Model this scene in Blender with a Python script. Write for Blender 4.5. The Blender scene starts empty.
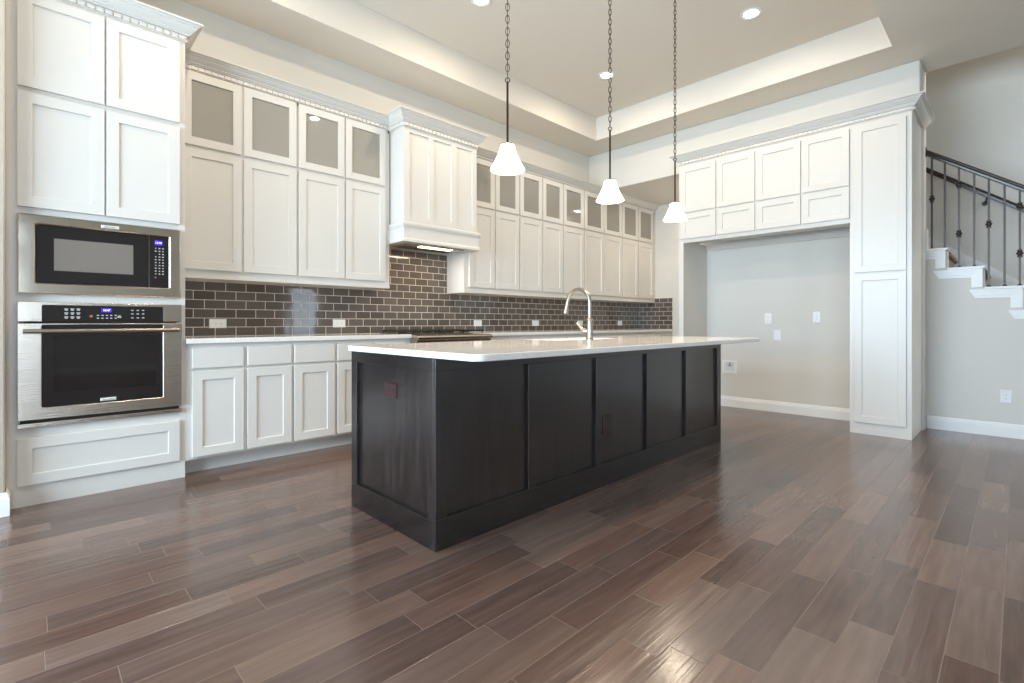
import bpy, bmesh, math, random
from mathutils import Vector, Matrix
random.seed(7)
S = bpy.context.scene
COL = S.collection
PI = math.pi

# ---------------------------------------------------------------- camera
F, YAW, YH, CH = 495.5926, 0.7965, 322.5682, 1.0439
cam = bpy.data.cameras.new('camera'); camo = bpy.data.objects.new('camera', cam); COL.objects.link(camo)
cam.sensor_width = 36; cam.sensor_fit = 'HORIZONTAL'; cam.lens = 36 * F / 1024
cam.shift_y = (YH - 341.5) / 1024
cam.clip_start = 0.05
camo.location = (0, 0, CH); camo.rotation_euler = (PI / 2, 0, YAW - PI / 2)
S.camera = camo

# ---------------------------------------------------------------- view, world, large lights
S.view_settings.view_transform = 'Standard'; S.view_settings.look = 'None'
S.view_settings.exposure = 0.54; S.view_settings.gamma = 1.0
S.view_settings.use_curve_mapping = False
S.cycles.max_bounces = 10; S.cycles.diffuse_bounces = 6; S.cycles.glossy_bounces = 5
S.cycles.transparent_max_bounces = 12
S.cycles.caustics_reflective = False; S.cycles.caustics_refractive = False
S.cycles.use_denoising = True

W = bpy.data.worlds.new('world'); S.world = W; W.use_nodes = True
bg = W.node_tree.nodes['Background']; bg.inputs[0].default_value = (0.62, 0.78, 1.0, 1); bg.inputs[1].default_value = 1.6

def area(name, loc, rot, sx, sy, power, color, shape='RECTANGLE', spread=PI):
    l = bpy.data.lights.new(name, 'AREA'); l.shape = shape; l.size = sx
    if shape == 'RECTANGLE': l.size_y = sy
    l.energy = power; l.color = color; l.spread = spread
    o = bpy.data.objects.new(name, l); COL.objects.link(o); o.location = loc; o.rotation_euler = rot
    return o
DAY = (0.64, 0.82, 1.0)
# daylight coming in through the windows of the room behind the camera
XL = -2.8
WIN_LEFT = [(-3.6, -1.2, 0.5, 3.0), (0.9, 3.7, 0.3, 3.0)]             # y0, y1, z0, z1 in wall x = XL
WIN_REAR = [(-2.4, -0.3, 0.4, 3.1), (5.35, 6.15, 0.4, 3.1)]  # x0, x1, z0, z1 in wall y = -5.5
P_LEFT, P_REAR = (130, 350), 56
for (y0, y1, z0, z1), pw in zip(WIN_LEFT, P_LEFT):
    area('window_daylight', (XL - .2, (y0 + y1) / 2, (z0 + z1) / 2), (0, -PI / 2, 0), z1 - z0, y1 - y0, pw, DAY)
for (x0, x1, z0, z1) in WIN_REAR:
    area('window_daylight', ((x0 + x1) / 2, -5.70, (z0 + z1) / 2), (PI / 2, 0, 0), x1 - x0, z1 - z0, P_REAR * (x1 - x0) * (1 if x0 < 0 else .55), (0.70, 0.85, 1.0))

area('stairwell_fill_light', (6.90, -5.75, 4.75), (PI / 2, 0, 0), .7, 1.2, 260, (1.0, 0.95, 0.88))  # added fill lamp outside an unseen opening, brightens the stair area

# ---------------------------------------------------------------- materials
def lin(c):
    return tuple(((v / 255) / 12.92 if v / 255 <= .04045 else ((v / 255 + .055) / 1.055) ** 2.4) for v in c) + (1,)
def mat(name, rgb, rough=.5, metal=0., spec=.5, coat=0.):
    m = bpy.data.materials.new(name); m.use_nodes = True
    b = m.node_tree.nodes['Principled BSDF']
    b.inputs['Base Color'].default_value = lin(rgb); b.inputs['Roughness'].default_value = rough
    b.inputs['Metallic'].default_value = metal; b.inputs['Specular IOR Level'].default_value = spec
    b.inputs['Coat Weight'].default_value = coat; b.inputs['Coat Roughness'].default_value = .08
    return m
def N(m, t, **kw):
    n = m.node_tree.nodes.new(t)
    for k, v in kw.items():
        if hasattr(n, k) and not k.startswith('i_'): setattr(n, k, v)
    return n
def L(m, a, b): m.node_tree.links.new(a, b)
def bsdf(m): return m.node_tree.nodes['Principled BSDF']
def math_(m, op, a, b=None):
    n = N(m, 'ShaderNodeMath', operation=op)
    for i, v in enumerate((a, b)):
        if v is None: continue
        if isinstance(v, (int, float)): n.inputs[i].default_value = v
        else: L(m, v, n.inputs[i])
    return n.outputs[0]
def noise_bump(m, scale, strength, dist=.002, stretch=(1, 1, 1), detail=3):
    tc = N(m, 'ShaderNodeTexCoord'); mp = N(m, 'ShaderNodeMapping'); mp.inputs['Scale'].default_value = stretch
    nz = N(m, 'ShaderNodeTexNoise'); nz.inputs['Scale'].default_value = scale; nz.inputs['Detail'].default_value = detail
    bp = N(m, 'ShaderNodeBump'); bp.inputs['Strength'].default_value = strength; bp.inputs['Distance'].default_value = dist
    L(m, tc.outputs['Object'], mp.inputs[0]); L(m, mp.outputs[0], nz.inputs['Vector']); L(m, nz.outputs[0], bp.inputs['Height'])
    L(m, bp.outputs[0], bsdf(m).inputs['Normal'])
    return nz
def ramp(m, fac, stops):
    r = N(m, 'ShaderNodeValToRGB'); el = r.color_ramp.elements
    while len(el) < len(stops): el.new(.5)
    for e, (p, c) in zip(el, stops): e.position = p; e.color = lin(c)
    L(m, fac, r.inputs[0]); return r.outputs[0]

M = {}
M['paint'] = mat('cabinet_white_paint', (213, 209, 202), .32)
noise_bump(M['paint'], 45, .04, .001)
M['wall'] = mat('greige_wall_paint', (219, 215, 207), .75, spec=.3)
noise_bump(M['wall'], 130, .25, .002)
M['ceil'] = mat('ceiling_paint', (224, 217, 206), .85, spec=.2)
noise_bump(M['ceil'], 110, .25, .002)
M['trim'] = mat('white_trim_paint', (240, 239, 236), .35)
M['dark'] = mat('dark_gap', (18, 17, 17), .6)
M['steel'] = mat('stainless_steel', (192, 181, 169), .24, 1)
noise_bump(M['steel'], 6, .12, .004, (1, 1, 60), 2)
M['polished'] = mat('polished_steel_trim', (222, 211, 196), .10, 1)
noise_bump(M['polished'], 3.5, .35, .01, (1, 1, 1), 1)
M['nickel'] = mat('brushed_nickel', (158, 149, 138), .3, 1)
M['bglass'] = mat('black_appliance_glass', (34, 30, 30), .08, spec=.5)
M['mwin'] = mat('microwave_window_reflection', (122, 114, 106), .12, spec=.7)  # light grey base stands in for the room reflected in the window
M['owin'] = mat('oven_window_glass', (26, 21, 20), .05, spec=.7)
M['mark'] = mat('panel_print', (190, 188, 184), .4)
M['redmark'] = mat('panel_print_red', (190, 90, 70), .4)
M['badge'] = mat('badge_plate', (226, 224, 222), .3, .3)
M['badgetext'] = mat('badge_lettering', (120, 118, 116), .4)
M['plastic'] = mat('white_plastic', (236, 235, 232), .35)
M['slot'] = mat('outlet_slot', (70, 66, 62), .6)
M['brown'] = mat('brown_plastic', (54, 32, 32), .28)
M['bronze'] = mat('dark_bronze', (66, 54, 46), .35, .9)
M['iron'] = mat('pewter_iron', (78, 72, 69), .4, .8)
M['rail'] = mat('espresso_handrail', (52, 40, 36), .22)
M['grate'] = mat('cast_iron_grate', (26, 25, 25), .5)
M['sinkm'] = mat('white_sink_enamel', (238, 238, 236), .2)
M['brass'] = mat('brass_valve', (180, 150, 90), .3, .9)
M['ground'] = mat('lawn', (110, 120, 84), .9)

def emis(name, rgb, st):
    m = bpy.data.materials.new(name); m.use_nodes = True
    b = bsdf(m); b.inputs['Base Color'].default_value = lin((240, 235, 225))
    b.inputs['Emission Color'].default_value = lin(rgb); b.inputs['Emission Strength'].default_value = st
    return m
M['opal'] = emis('lit_opal_glass', (255, 240, 218), 2.4)
M['lens'] = emis('lit_downlight_lens', (255, 238, 214), 14)
M['hoodlens'] = emis('lit_hood_lens', (255, 226, 180), 5)
M['blue'] = emis('blue_display', (40, 20, 255), 1.6); bsdf(M['blue']).inputs['Base Color'].default_value = (.01, .0, .1, 1)
M['digit'] = emis('blue_white_digits', (170, 150, 255), 3.0)

def glass_mat(name, tint, refl, haze=0):
    m = bpy.data.materials.new(name); m.use_nodes = True; nt = m.node_tree
    nt.nodes.remove(bsdf(m)); out = nt.nodes['Material Output']
    tr = nt.nodes.new('ShaderNodeBsdfTransparent'); tr.inputs[0].default_value = lin(tint)
    gl = nt.nodes.new('ShaderNodeBsdfGlossy'); gl.inputs['Roughness'].default_value = .02
    fr = nt.nodes.new('ShaderNodeFresnel'); fr.inputs[0].default_value = refl
    mx = nt.nodes.new('ShaderNodeMixShader')
    if haze:
        df = nt.nodes.new('ShaderNodeBsdfDiffuse'); df.inputs[0].default_value = lin((214, 208, 196)); m2 = nt.nodes.new('ShaderNodeMixShader'); m2.inputs[0].default_value = haze
        L(m, tr.outputs[0], m2.inputs[1]); L(m, df.outputs[0], m2.inputs[2]); tr = m2
    L(m, fr.outputs[0], mx.inputs[0]); L(m, tr.outputs[0], mx.inputs[1]); L(m, gl.outputs[0], mx.inputs[2]); L(m, mx.outputs[0], out.inputs[0])
    return m
M['glass'] = glass_mat('cabinet_door_glass', (240, 240, 236), 1.5, .44)  # pale diffuse haze mixed into the glass lightens the dark interiors
M['wglass'] = glass_mat('window_glass', (252, 253, 253), 1.35)

# quartz: white with faint speckle, polished
m = M['quartz'] = mat('white_quartz', (232, 228, 222), .09)
tc = N(m, 'ShaderNodeTexCoord'); nz = N(m, 'ShaderNodeTexNoise'); nz.inputs['Scale'].default_value = 160
L(m, tc.outputs['Object'], nz.inputs['Vector'])
L(m, ramp(m, nz.outputs[0], [(.3, (222, 217, 210)), (.6, (238, 235, 230))]), bsdf(m).inputs['Base Color'])

# espresso stained wood, vertical grain
def wood_stain(name, c0, c1, c2, stretch, rough):
    m = mat(name, c1, rough, spec=.85)
    tc = N(m, 'ShaderNodeTexCoord'); mp = N(m, 'ShaderNodeMapping'); mp.inputs['Scale'].default_value = stretch
    nz = N(m, 'ShaderNodeTexNoise'); nz.inputs['Scale'].default_value = 5; nz.inputs['Detail'].default_value = 9; nz.inputs['Distortion'].default_value = .6
    L(m, tc.outputs['Object'], mp.inputs[0]); L(m, mp.outputs[0], nz.inputs['Vector'])
    L(m, ramp(m, nz.outputs[0], [(.25, c0), (.5, c1), (.78, c2)]), bsdf(m).inputs['Base Color'])
    bp = N(m, 'ShaderNodeBump'); bp.inputs['Strength'].default_value = .15; bp.inputs['Distance'].default_value = .002
    L(m, nz.outputs[0], bp.inputs['Height']); L(m, bp.outputs[0], bsdf(m).inputs['Normal'])
    return m
M['espresso'] = wood_stain('espresso_stained_wood', (18, 13, 13), (29, 22, 21), (50, 41, 38), (6, 6, .5), .24)
M['espresso_h'] = wood_stain('espresso_stained_rail', (15, 11, 11), (26, 20, 19), (42, 34, 31), (1.5, 1.5, 7), .24)

# subway tile, laid in running bond; u runs along the wall, v is height
def tile_mat(name, axis, u0, v0):
    m = mat(name, (100, 86, 76), .08, spec=.6)
    tc = N(m, 'ShaderNodeTexCoord'); sp = N(m, 'ShaderNodeSeparateXYZ'); L(m, tc.outputs['Object'], sp.inputs[0])
    u = math_(m, 'SUBTRACT', sp.outputs[axis], u0); v = math_(m, 'SUBTRACT', sp.outputs[2], v0)
    cb = N(m, 'ShaderNodeCombineXYZ'); L(m, u, cb.inputs[0]); L(m, v, cb.inputs[1])
    br = N(m, 'ShaderNodeTexBrick'); br.offset = .5; br.offset_frequency = 2
    br.inputs['Scale'].default_value = 1; br.inputs['Brick Width'].default_value = .1522; br.inputs['Row Height'].default_value = .0727
    br.inputs['Mortar Size'].default_value = .0028; br.inputs['Mortar Smooth'].default_value = .15; br.inputs['Bias'].default_value = 0
    br.inputs['Color1'].default_value = lin((86, 77, 70)); br.inputs['Color2'].default_value = lin((106, 96, 89)); br.inputs['Mortar'].default_value = lin((222, 210, 196))
    L(m, cb.outputs[0], br.inputs['Vector'])
    L(m, br.outputs['Color'], bsdf(m).inputs['Base Color'])
    L(m, math_(m, 'ADD', math_(m, 'MULTIPLY', br.outputs['Fac'], .5), .07), bsdf(m).inputs['Roughness'])
    nz = N(m, 'ShaderNodeTexNoise'); nz.inputs['Scale'].default_value = 7; nz.inputs['Detail'].default_value = 1
    L(m, tc.outputs['Object'], nz.inputs['Vector'])
    h = math_(m, 'ADD', math_(m, 'MULTIPLY', br.outputs['Fac'], -1), math_(m, 'MULTIPLY', nz.outputs[0], 1.2))
    bp = N(m, 'ShaderNodeBump'); bp.inputs['Strength'].default_value = .5; bp.inputs['Distance'].default_value = .0025
    L(m, h, bp.inputs['Height']); L(m, bp.outputs[0], bsdf(m).inputs['Normal'])
    return m
M['tile'] = tile_mat('brown_subway_tile', 0, 1.009 - .1522 * 10, .935 - .0727 * 2)
M['tile_side'] = tile_mat('brown_subway_tile_side', 1, 3.92, .935 - .0727 * 2)

# floor: hand-scraped planks running along x, 125 mm wide, random lengths
m = M['floor'] = mat('hand_scraped_plank_floor', (100, 84, 76), .3, spec=.7)
tc = N(m, 'ShaderNodeTexCoord'); sp = N(m, 'ShaderNodeSeparateXYZ'); L(m, tc.outputs['Object'], sp.inputs[0])
yy = math_(m, 'DIVIDE', math_(m, 'SUBTRACT', sp.outputs[1], 1.04 - 125 * .125 ), .125)
row = math_(m, 'FLOOR', yy); fy = math_(m, 'SUBTRACT', yy, row)
wn = N(m, 'ShaderNodeTexWhiteNoise', noise_dimensions='1D'); L(m, row, wn.inputs['W'])
ux = math_(m, 'ADD', math_(m, 'DIVIDE', sp.outputs[0], .62), math_(m, 'MULTIPLY', wn.outputs['Value'], 57.0))
ux = math_(m, 'ADD', ux, math_(m, 'MULTIPLY', row, 13.37))
v1 = N(m, 'ShaderNodeTexVoronoi', voronoi_dimensions='1D', feature='F1'); v1.inputs['Scale'].default_value = 1; v1.inputs['Randomness'].default_value = .75; L(m, ux, v1.inputs['W'])
v2 = N(m, 'ShaderNodeTexVoronoi', voronoi_dimensions='1D', feature='DISTANCE_TO_EDGE'); v2.inputs['Scale'].default_value = 1; v2.inputs['Randomness'].default_value = .75; L(m, ux, v2.inputs['W'])
sc_ = N(m, 'ShaderNodeSeparateColor'); L(m, v1.outputs['Color'], sc_.inputs[0])
edge_y = math_(m, 'MULTIPLY', math_(m, 'MINIMUM', fy, math_(m, 'SUBTRACT', 1, fy)), .125)
edge_x = math_(m, 'MULTIPLY', v2.outputs['Distance'], .62)
edge = math_(m, 'MINIMUM', edge_y, edge_x)
seam = N(m, 'ShaderNodeMapRange'); seam.inputs['From Min'].default_value = .0005; seam.inputs['From Max'].default_value = .0018; L(m, edge, seam.inputs['Value'])
# grain, shifted per plank
gv = N(m, 'ShaderNodeCombineXYZ')
L(m, math_(m, 'ADD', math_(m, 'MULTIPLY', sp.outputs[0], 1.3), math_(m, 'MULTIPLY', sc_.outputs[0], 30)), gv.inputs[0])
L(m, math_(m, 'MULTIPLY', sp.outputs[1], 14), gv.inputs[1]); L(m, math_(m, 'MULTIPLY', row, 3.1), gv.inputs[2])
g = N(m, 'ShaderNodeTexNoise'); g.inputs['Scale'].default_value = 2.2; g.inputs['Detail'].default_value = 6; g.inputs['Distortion'].default_value = .3
g.inputs['Roughness'].default_value = .5; L(m, gv.outputs[0], g.inputs['Vector'])
t = math_(m, 'ADD', math_(m, 'ADD', math_(m, 'MULTIPLY', sc_.outputs[1], .42), .04), math_(m, 'MULTIPLY', g.outputs[0], .55))
colr = ramp(m, t, [(.14, (67, 51, 44)), (.42, (94, 74, 65)), (.66, (109, 88, 77)), (.92, (130, 108, 95))])
hue = N(m, 'ShaderNodeMix', data_type='RGBA'); hue.blend_type = 'MULTIPLY'
hue.inputs[6].default_value = (1, 1, 1, 1)
L(m, colr, hue.inputs[6]); hue.inputs[0].default_value = 1
L(m, ramp(m, sc_.outputs[2], [(0, (255, 246, 241)), (.5, (252, 250, 248)), (1, (246, 249, 252))]), hue.inputs[7])
sm = N(m, 'ShaderNodeMix', data_type='RGBA'); sm.inputs[6].default_value = lin((122, 102, 89)); L(m, hue.outputs[2], sm.inputs[7]); L(m, seam.outputs[0], sm.inputs[0])
L(m, sm.outputs[2], bsdf(m).inputs['Base Color'])
L(m, math_(m, 'ADD', .15, math_(m, 'MULTIPLY', g.outputs[0], .10)), bsdf(m).inputs['Roughness'])
# scraped ripples run along each board
rv = N(m, 'ShaderNodeCombineXYZ'); L(m, math_(m, 'ADD', math_(m, 'MULTIPLY', sp.outputs[0], 1.1), math_(m, 'MULTIPLY', sc_.outputs[1], 20)), rv.inputs[0])
L(m, math_(m, 'MULTIPLY', sp.outputs[1], 26), rv.inputs[1]); L(m, row, rv.inputs[2])
rp = N(m, 'ShaderNodeTexNoise'); rp.inputs['Scale'].default_value = 1.6; rp.inputs['Detail'].default_value = 2; L(m, rv.outputs[0], rp.inputs['Vector'])
hgt = math_(m, 'ADD', math_(m, 'MULTIPLY', seam.outputs[0], 1.0), math_(m, 'MULTIPLY', rp.outputs[0], 1.6))
bp = N(m, 'ShaderNodeBump'); bp.inputs['Strength'].default_value = .5; bp.inputs['Distance'].default_value = .0014
L(m, hgt, bp.inputs['Height']); L(m, bp.outputs[0], bsdf(m).inputs['Normal'])

# carpet
m = M['carpet'] = mat('taupe_carpet', (150, 134, 122), .95, spec=.1)
noise_bump(m, 400, .8, .004)

# ---------------------------------------------------------------- mesh helpers
def T_id(u, w, z): return (u, w, z)
class MB:
    """collects shapes into one mesh; P maps (u along face, w outwards, z up) to the world"""
    def __init__(self, P=T_id): self.b = bmesh.new(); self.P = P; self.mi = 0
    def vs(self, pts): return [self.b.verts.new(self.P(*p)) for p in pts]
    def f(self, v, mi=None):
        try: fc = self.b.faces.new(v); fc.material_index = self.mi if mi is None else mi; return fc
        except ValueError: return None
    def box(self, a0, a1, b0, b1, c0, c1):
        v = self.vs([(a, b, c) for a in (a0, a1) for b in (b0, b1) for c in (c0, c1)])
        for q in ((0, 1, 3, 2), (4, 6, 7, 5), (0, 4, 5, 1), (2, 3, 7, 6), (0, 2, 6, 4), (1, 5, 7, 3)): self.f([v[i] for i in q])
        return self
    def rect_loop(self, u0, u1, z0, z1, w): return self.vs([(u0, w, z0), (u1, w, z0), (u1, w, z1), (u0, w, z1)])
    def bridge(self, a, b, mi=None):
        n = len(a)
        for i in range(n): self.f([a[i], a[(i + 1) % n], b[(i + 1) % n], b[i]], mi)
    def shaker(self, u0, u1, z0, z1, t=.02, rail=.058, rec=.009, w0=0, ch=.003):
        """one panelled door or drawer front standing on the face w0"""
        o0 = self.rect_loop(u0, u1, z0, z1, w0); o1 = self.rect_loop(u0, u1, z0, z1, w0 + t - .0015)
        o2 = self.rect_loop(u0 + .0015, u1 - .0015, z0 + .0015, z1 - .0015, w0 + t)
        i0 = self.rect_loop(u0 + rail, u1 - rail, z0 + rail, z1 - rail, w0 + t)
        i1 = self.rect_loop(u0 + rail + ch, u1 - rail - ch, z0 + rail + ch, z1 - rail - ch, w0 + t - rec)
        self.f(o0); self.bridge(o0, o1); self.bridge(o1, o2); self.bridge(o2, i0); self.bridge(i0, i1); self.f(i1)
        return self
    def slab(self, u0, u1, z0, z1, t=.02, w0=0):
        o0 = self.rect_loop(u0, u1, z0, z1, w0); o1 = self.rect_loop(u0, u1, z0, z1, w0 + t - .003)
        o2 = self.rect_loop(u0 + .003, u1 - .003, z0 + .003, z1 - .003, w0 + t)
        self.f(o0); self.bridge(o0, o1); self.bridge(o1, o2); self.f(o2); return self
    def ring(self, u0, u1, z0, z1, iu0, iu1, iz0, iz1, w0, w1, ch=.002):
        a = self.rect_loop(u0, u1, z0, z1, w0); b = self.rect_loop(u0, u1, z0, z1, w1 - ch)
        b2 = self.rect_loop(u0 + ch, u1 - ch, z0 + ch, z1 - ch, w1)
        c = self.rect_loop(iu0 - ch, iu1 + ch, iz0 - ch, iz1 + ch, w1); c2 = self.rect_loop(iu0, iu1, iz0, iz1, w1 - ch)
        d = self.rect_loop(iu0, iu1, iz0, iz1, w0)
        for p, q in ((a, b), (b, b2), (b2, c), (c, c2), (c2, d), (d, a)): self.bridge(p, q)
        return self
    def prism(self, poly, axis, a0, a1):
        """poly: 2-D points; axis 0 extrudes along u (poly = (w,z)), 1 along w (poly=(u,z)), 2 along z (poly=(u,w))"""
        def mk(p, a): return (a, p[0], p[1]) if axis == 0 else ((p[0], a, p[1]) if axis == 1 else (p[0], p[1], a))
        A = self.vs([mk(p, a0) for p in poly]); B = self.vs([mk(p, a1) for p in poly])
        self.f(A); self.f(B); self.bridge(A, B); return self
    def lathe(self, prof, cx, cy, seg=24, close=True):
        """prof = [(r,z)...] around a vertical axis"""
        rings = []
        for r, z in prof:
            if r < 1e-6: rings.append(self.vs([(cx, cy, z)]))
            else: rings.append(self.vs([(cx + r * math.cos(2 * PI * i / seg), cy + r * math.sin(2 * PI * i / seg), z) for i in range(seg)]))
        for A, B in zip(rings, rings[1:]):
            if len(A) == 1 and len(B) == 1: continue
            if len(A) == 1:
                for i in range(seg): self.f([A[0], B[i], B[(i + 1) % seg]])
            elif len(B) == 1:
                for i in range(seg): self.f([A[i], A[(i + 1) % seg], B[0]])
            else: self.bridge(A, B)
        return self
    def tube(self, pts, r, seg=12, caps=True, closed=False):
        pts = [Vector(p) for p in pts]; n = len(pts); rs = r if isinstance(r, (list, tuple)) else [r] * n
        rings = []; up = None
        for i, p in enumerate(pts):
            if closed: d = pts[(i + 1) % n] - pts[i - 1]
            else: d = pts[min(i + 1, n - 1)] - pts[max(i - 1, 0)]
            d.normalize()
            if up is None:
                up = Vector((0, 0, 1)) if abs(d.z) < .9 else Vector((1, 0, 0))
            x = up - d * up.dot(d); x.normalize(); y = d.cross(x); up = x
            rings.append(self.vs([tuple(p + (x * math.cos(2 * PI * k / seg) + y * math.sin(2 * PI * k / seg)) * rs[i]) for k in range(seg)]))
        for A, B in zip(rings, rings[1:]): self.bridge(A, B)
        if closed: self.bridge(rings[-1], rings[0])
        elif caps: self.f(rings[0]); self.f(rings[-1])
        return self
    def sweep(self, path, prof, left=True):
        """profile (w outwards, z) swept along a level path with mitred corners"""
        path = [Vector((p[0], p[1])) for p in path]; nrm = []
        for a, b in zip(path, path[1:]):
            d = (b - a).normalized(); nrm.append(Vector((-d.y, d.x)) if left else Vector((d.y, -d.x)))
        rings = []
        for i, p in enumerate(path):
            if i == 0: mt = nrm[0]
            elif i == len(path) - 1: mt = nrm[-1]
            else: mt = (nrm[i - 1] + nrm[i]) / (1 + nrm[i - 1].dot(nrm[i]))
            rings.append(self.vs([(p.x + mt.x * w, p.y + mt.y * w, z) for w, z in prof]))
        for A, B in zip(rings, rings[1:]): self.bridge(A, B)
        self.f(rings[0]); self.f(rings[-1]); return self
    def build(self, name, mats, parent=None, smooth=False, bevel=0, origin=None):
        bmesh.ops.recalc_face_normals(self.b, faces=self.b.faces)
        me = bpy.data.meshes.new(name)
        self.b.to_mesh(me); self.b.free()
        for mm in (mats if isinstance(mats, (list, tuple)) else [mats]): me.materials.append(mm)
        if smooth:
            for p in me.polygons: p.use_smooth = True
            me.set_sharp_from_angle(angle=math.radians(35))
        o = bpy.data.objects.new(name, me); COL.objects.link(o)
        if parent is not None:
            o.parent = parent; o.matrix_parent_inverse = Matrix.Translation(-Vector(parent.location)) if parent.type == 'EMPTY' or parent.location.length else Matrix()
        if bevel:
            bv = o.modifiers.new('bevel', 'BEVEL'); bv.width = bevel; bv.segments = 2; bv.limit_method = 'ANGLE'; bv.angle_limit = math.radians(40)
        return o

def thing(name, label, cat, loc=(0, 0, 0), group=None):
    o = bpy.data.objects.new(name, None); COL.objects.link(o); o.empty_display_size = .1; o.location = loc
    return tag(o, label, cat, group)
def tag(o, label, cat, group=None):
    o['label'] = label; o['category'] = cat; o['kind'] = 'thing'
    if group: o['group'] = group
    return o
def struct(o): o['kind'] = 'structure'; return o

def text(name, body, size, loc, rot, m, parent, ext=.0004):
    c = bpy.data.curves.new(name, 'FONT'); c.body = body; c.size = size; c.align_x = 'CENTER'; c.align_y = 'CENTER'; c.extrude = ext
    c.materials.append(m); tmp = bpy.data.objects.new(name, c)
    me = bpy.data.meshes.new_from_object(tmp); bpy.data.objects.remove(tmp); bpy.data.curves.remove(c); me.name = name
    o = bpy.data.objects.new(name, me); COL.objects.link(o)
    o.location = loc; o.rotation_euler = rot; o.parent = parent
    o.matrix_parent_inverse = Matrix.Translation(-Vector(parent.location)) if parent.type == 'EMPTY' else Matrix()
    return o

# ---------------------------------------------------------------- key planes (metres)
YW = 4.5475      # kitchen wall
YO = 3.941       # oven tower face
YB = 3.940       # base cabinet face
YU = 4.2335      # wall cabinet face
XF = 5.6005      # refrigerator surround face
XN = 6.25        # niche back wall
XB = 6.06        # bulkhead face
XA = 7.4723      # alcove end wall
XS = 6.37        # wall under the stairs
XR = 7.40        # far stairwell wall
ZC, ZT, ZA = 3.544, 3.852, 2.977
YS = 0.655       # end of the bulkhead wall
def facY(Y): return lambda u, w, z: (u, Y - w, z)
def facX(X): return lambda u, w, z: (X - w, u, z)
def adj(plane, w, *us):
    k = (plane - w) / plane
    return [u * k for u in us]
def adjz(plane, w, *zs):
    k = (plane - w) / plane
    return [CH + (z - CH) * k for z in zs]

# ================================================================= STRUCTURE
struct(MB().box(XL - .12, 7.6, -5.62, 4.67, -.12, 0).build('floor', M['floor']))
b = MB(); TX0, TX1, TY0, TY1 = .05, 5.59, .80, 4.06
b.box(XL - .12, TX0, -5.62, 4.67, ZC, ZT).box(TX1, 6.42, -5.62, 4.67, ZC, ZT).box(TX0, TX1, -5.62, TY0, ZC, ZT).box(TX0, TX1, TY1, 4.67, ZC, ZT)
b.box(XL - .12, 6.42, -5.62, 4.67, ZT, ZT + .1)
struct(b.build('ceiling', M['ceil']))
struct(MB().box(-.09, 7.6, YW, YW + .12, 0, ZC).build('wall_kitchen', M['wall']))
struct(MB().box(XL, -.088, 3.825, YW + .12, 0, ZC).build('wall_stub', M['wall'], bevel=.02))
struct(MB().prism([(XB, YS), (6.5, YS), (6.5, 2.86), (XA + .12, 2.86), (XA + .12, YW), (XB, YW)], 2, ZA, ZC).box(6.5, XA + .12, 2.86, YW, ZC, 3.9).build('wall_bulkhead', M['wall'], bevel=.012))
struct(MB().box(XN, XS, YS, 2.86, 0, ZA).box(XS - .001, 6.5, YS, 2.86, 0, ZA).box(6.499, XA, 2.80, 2.86, 0, ZA).build('wall_niche', M['wall']))
struct(MB().box(XA, XA + .12, 2.8, YW, 0, ZA).build('wall_alcove', M['wall']))
struct(MB().box(XF + .02, XN, 2.805, 2.85, 0, 2.03).build('wall_niche_side', M['wall']))
struct(MB().box(XR, XR + .12, -5.62, 2.86, 0, 5.6).box(6.30, XR + .12, -5.62, 2.86, 5.6, 5.7).box(6.30, 6.42, -5.62, 2.86, ZT + .1, 5.6)
       .box(6.5, XR, 2.74, 2.86, ZC, 5.6).box(6.42, 6.55, -5.62, -5.50, ZC, 5.6).box(7.25, XR, -5.62, -5.50, ZC, 5.6).box(6.55, 7.25, -5.62, -5.50, ZC, 4.15).box(6.55, 7.25, -5.62, -5.50, 5.35, 5.6).build('wall_stairwell', M['wall']))
# left and rear walls with window openings
def wall_open(P, a0, a1, wins, t):
    b = MB(P); cur = a0
    for (p, q, z0, z1) in wins:
        b.box(cur, p, -t, 0, 0, ZC); b.box(p, q, -t, 0, 0, z0); b.box(p, q, -t, 0, z1, ZC); cur = q
    b.box(cur, a1, -t, 0, 0, ZC); return b
struct(wall_open(lambda u, w, z: (XL + w, u, z), -5.62, 3.83, WIN_LEFT, .12).build('wall_left', M['wall']))
struct(wall_open(lambda u, w, z: (u, -5.5 + w, z), XL, XR, WIN_REAR, .12).build('wall_rear', M['wall']))
k = 0
def window(P, p, q, z0, z1):
    global k; k += 1
    fr = MB(P); fw = .06
    fr.ring(p, q, z0, z1, p + fw, q - fw, z0 + fw, z1 - fw, -.10, .02)
    fr.box((p + q) / 2 - .02, (p + q) / 2 + .02, -.07, -.03, z0 + fw, z1 - fw)
    fr.box(p + fw, q - fw, -.07, -.03, z0 + (z1 - z0) * .72 - .02, z0 + (z1 - z0) * .72 + .02)
    o = struct(fr.build('window_%d' % k, M['trim']))
    MB(P).box(p + fw, q - fw, -.053, -.047, z0 + fw, z1 - fw).build('window_pane', M['wglass'], o)
    MB(P).box(p - .04, q + .04, 0, .05, z0 - .03, z0 + .0).build('window_sill', M['trim'], o)
for (y0, y1, z0, z1) in WIN_LEFT: window(lambda u, w, z: (XL + w, u, z), y0, y1, z0, z1)
for (x0, x1, z0, z1) in WIN_REAR: window(lambda u, w, z: (u, -5.5 + w, z), x0, x1, z0, z1)
window(lambda u, w, z: (u, -5.5 + w, z), 6.55, 7.25, 4.15, 5.35)  # unseen window made up to frame the added stairwell lamp
struct(MB().box(-30, 30, -30, 30, -.5, -.4).build('ground', M['ground']))

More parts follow.
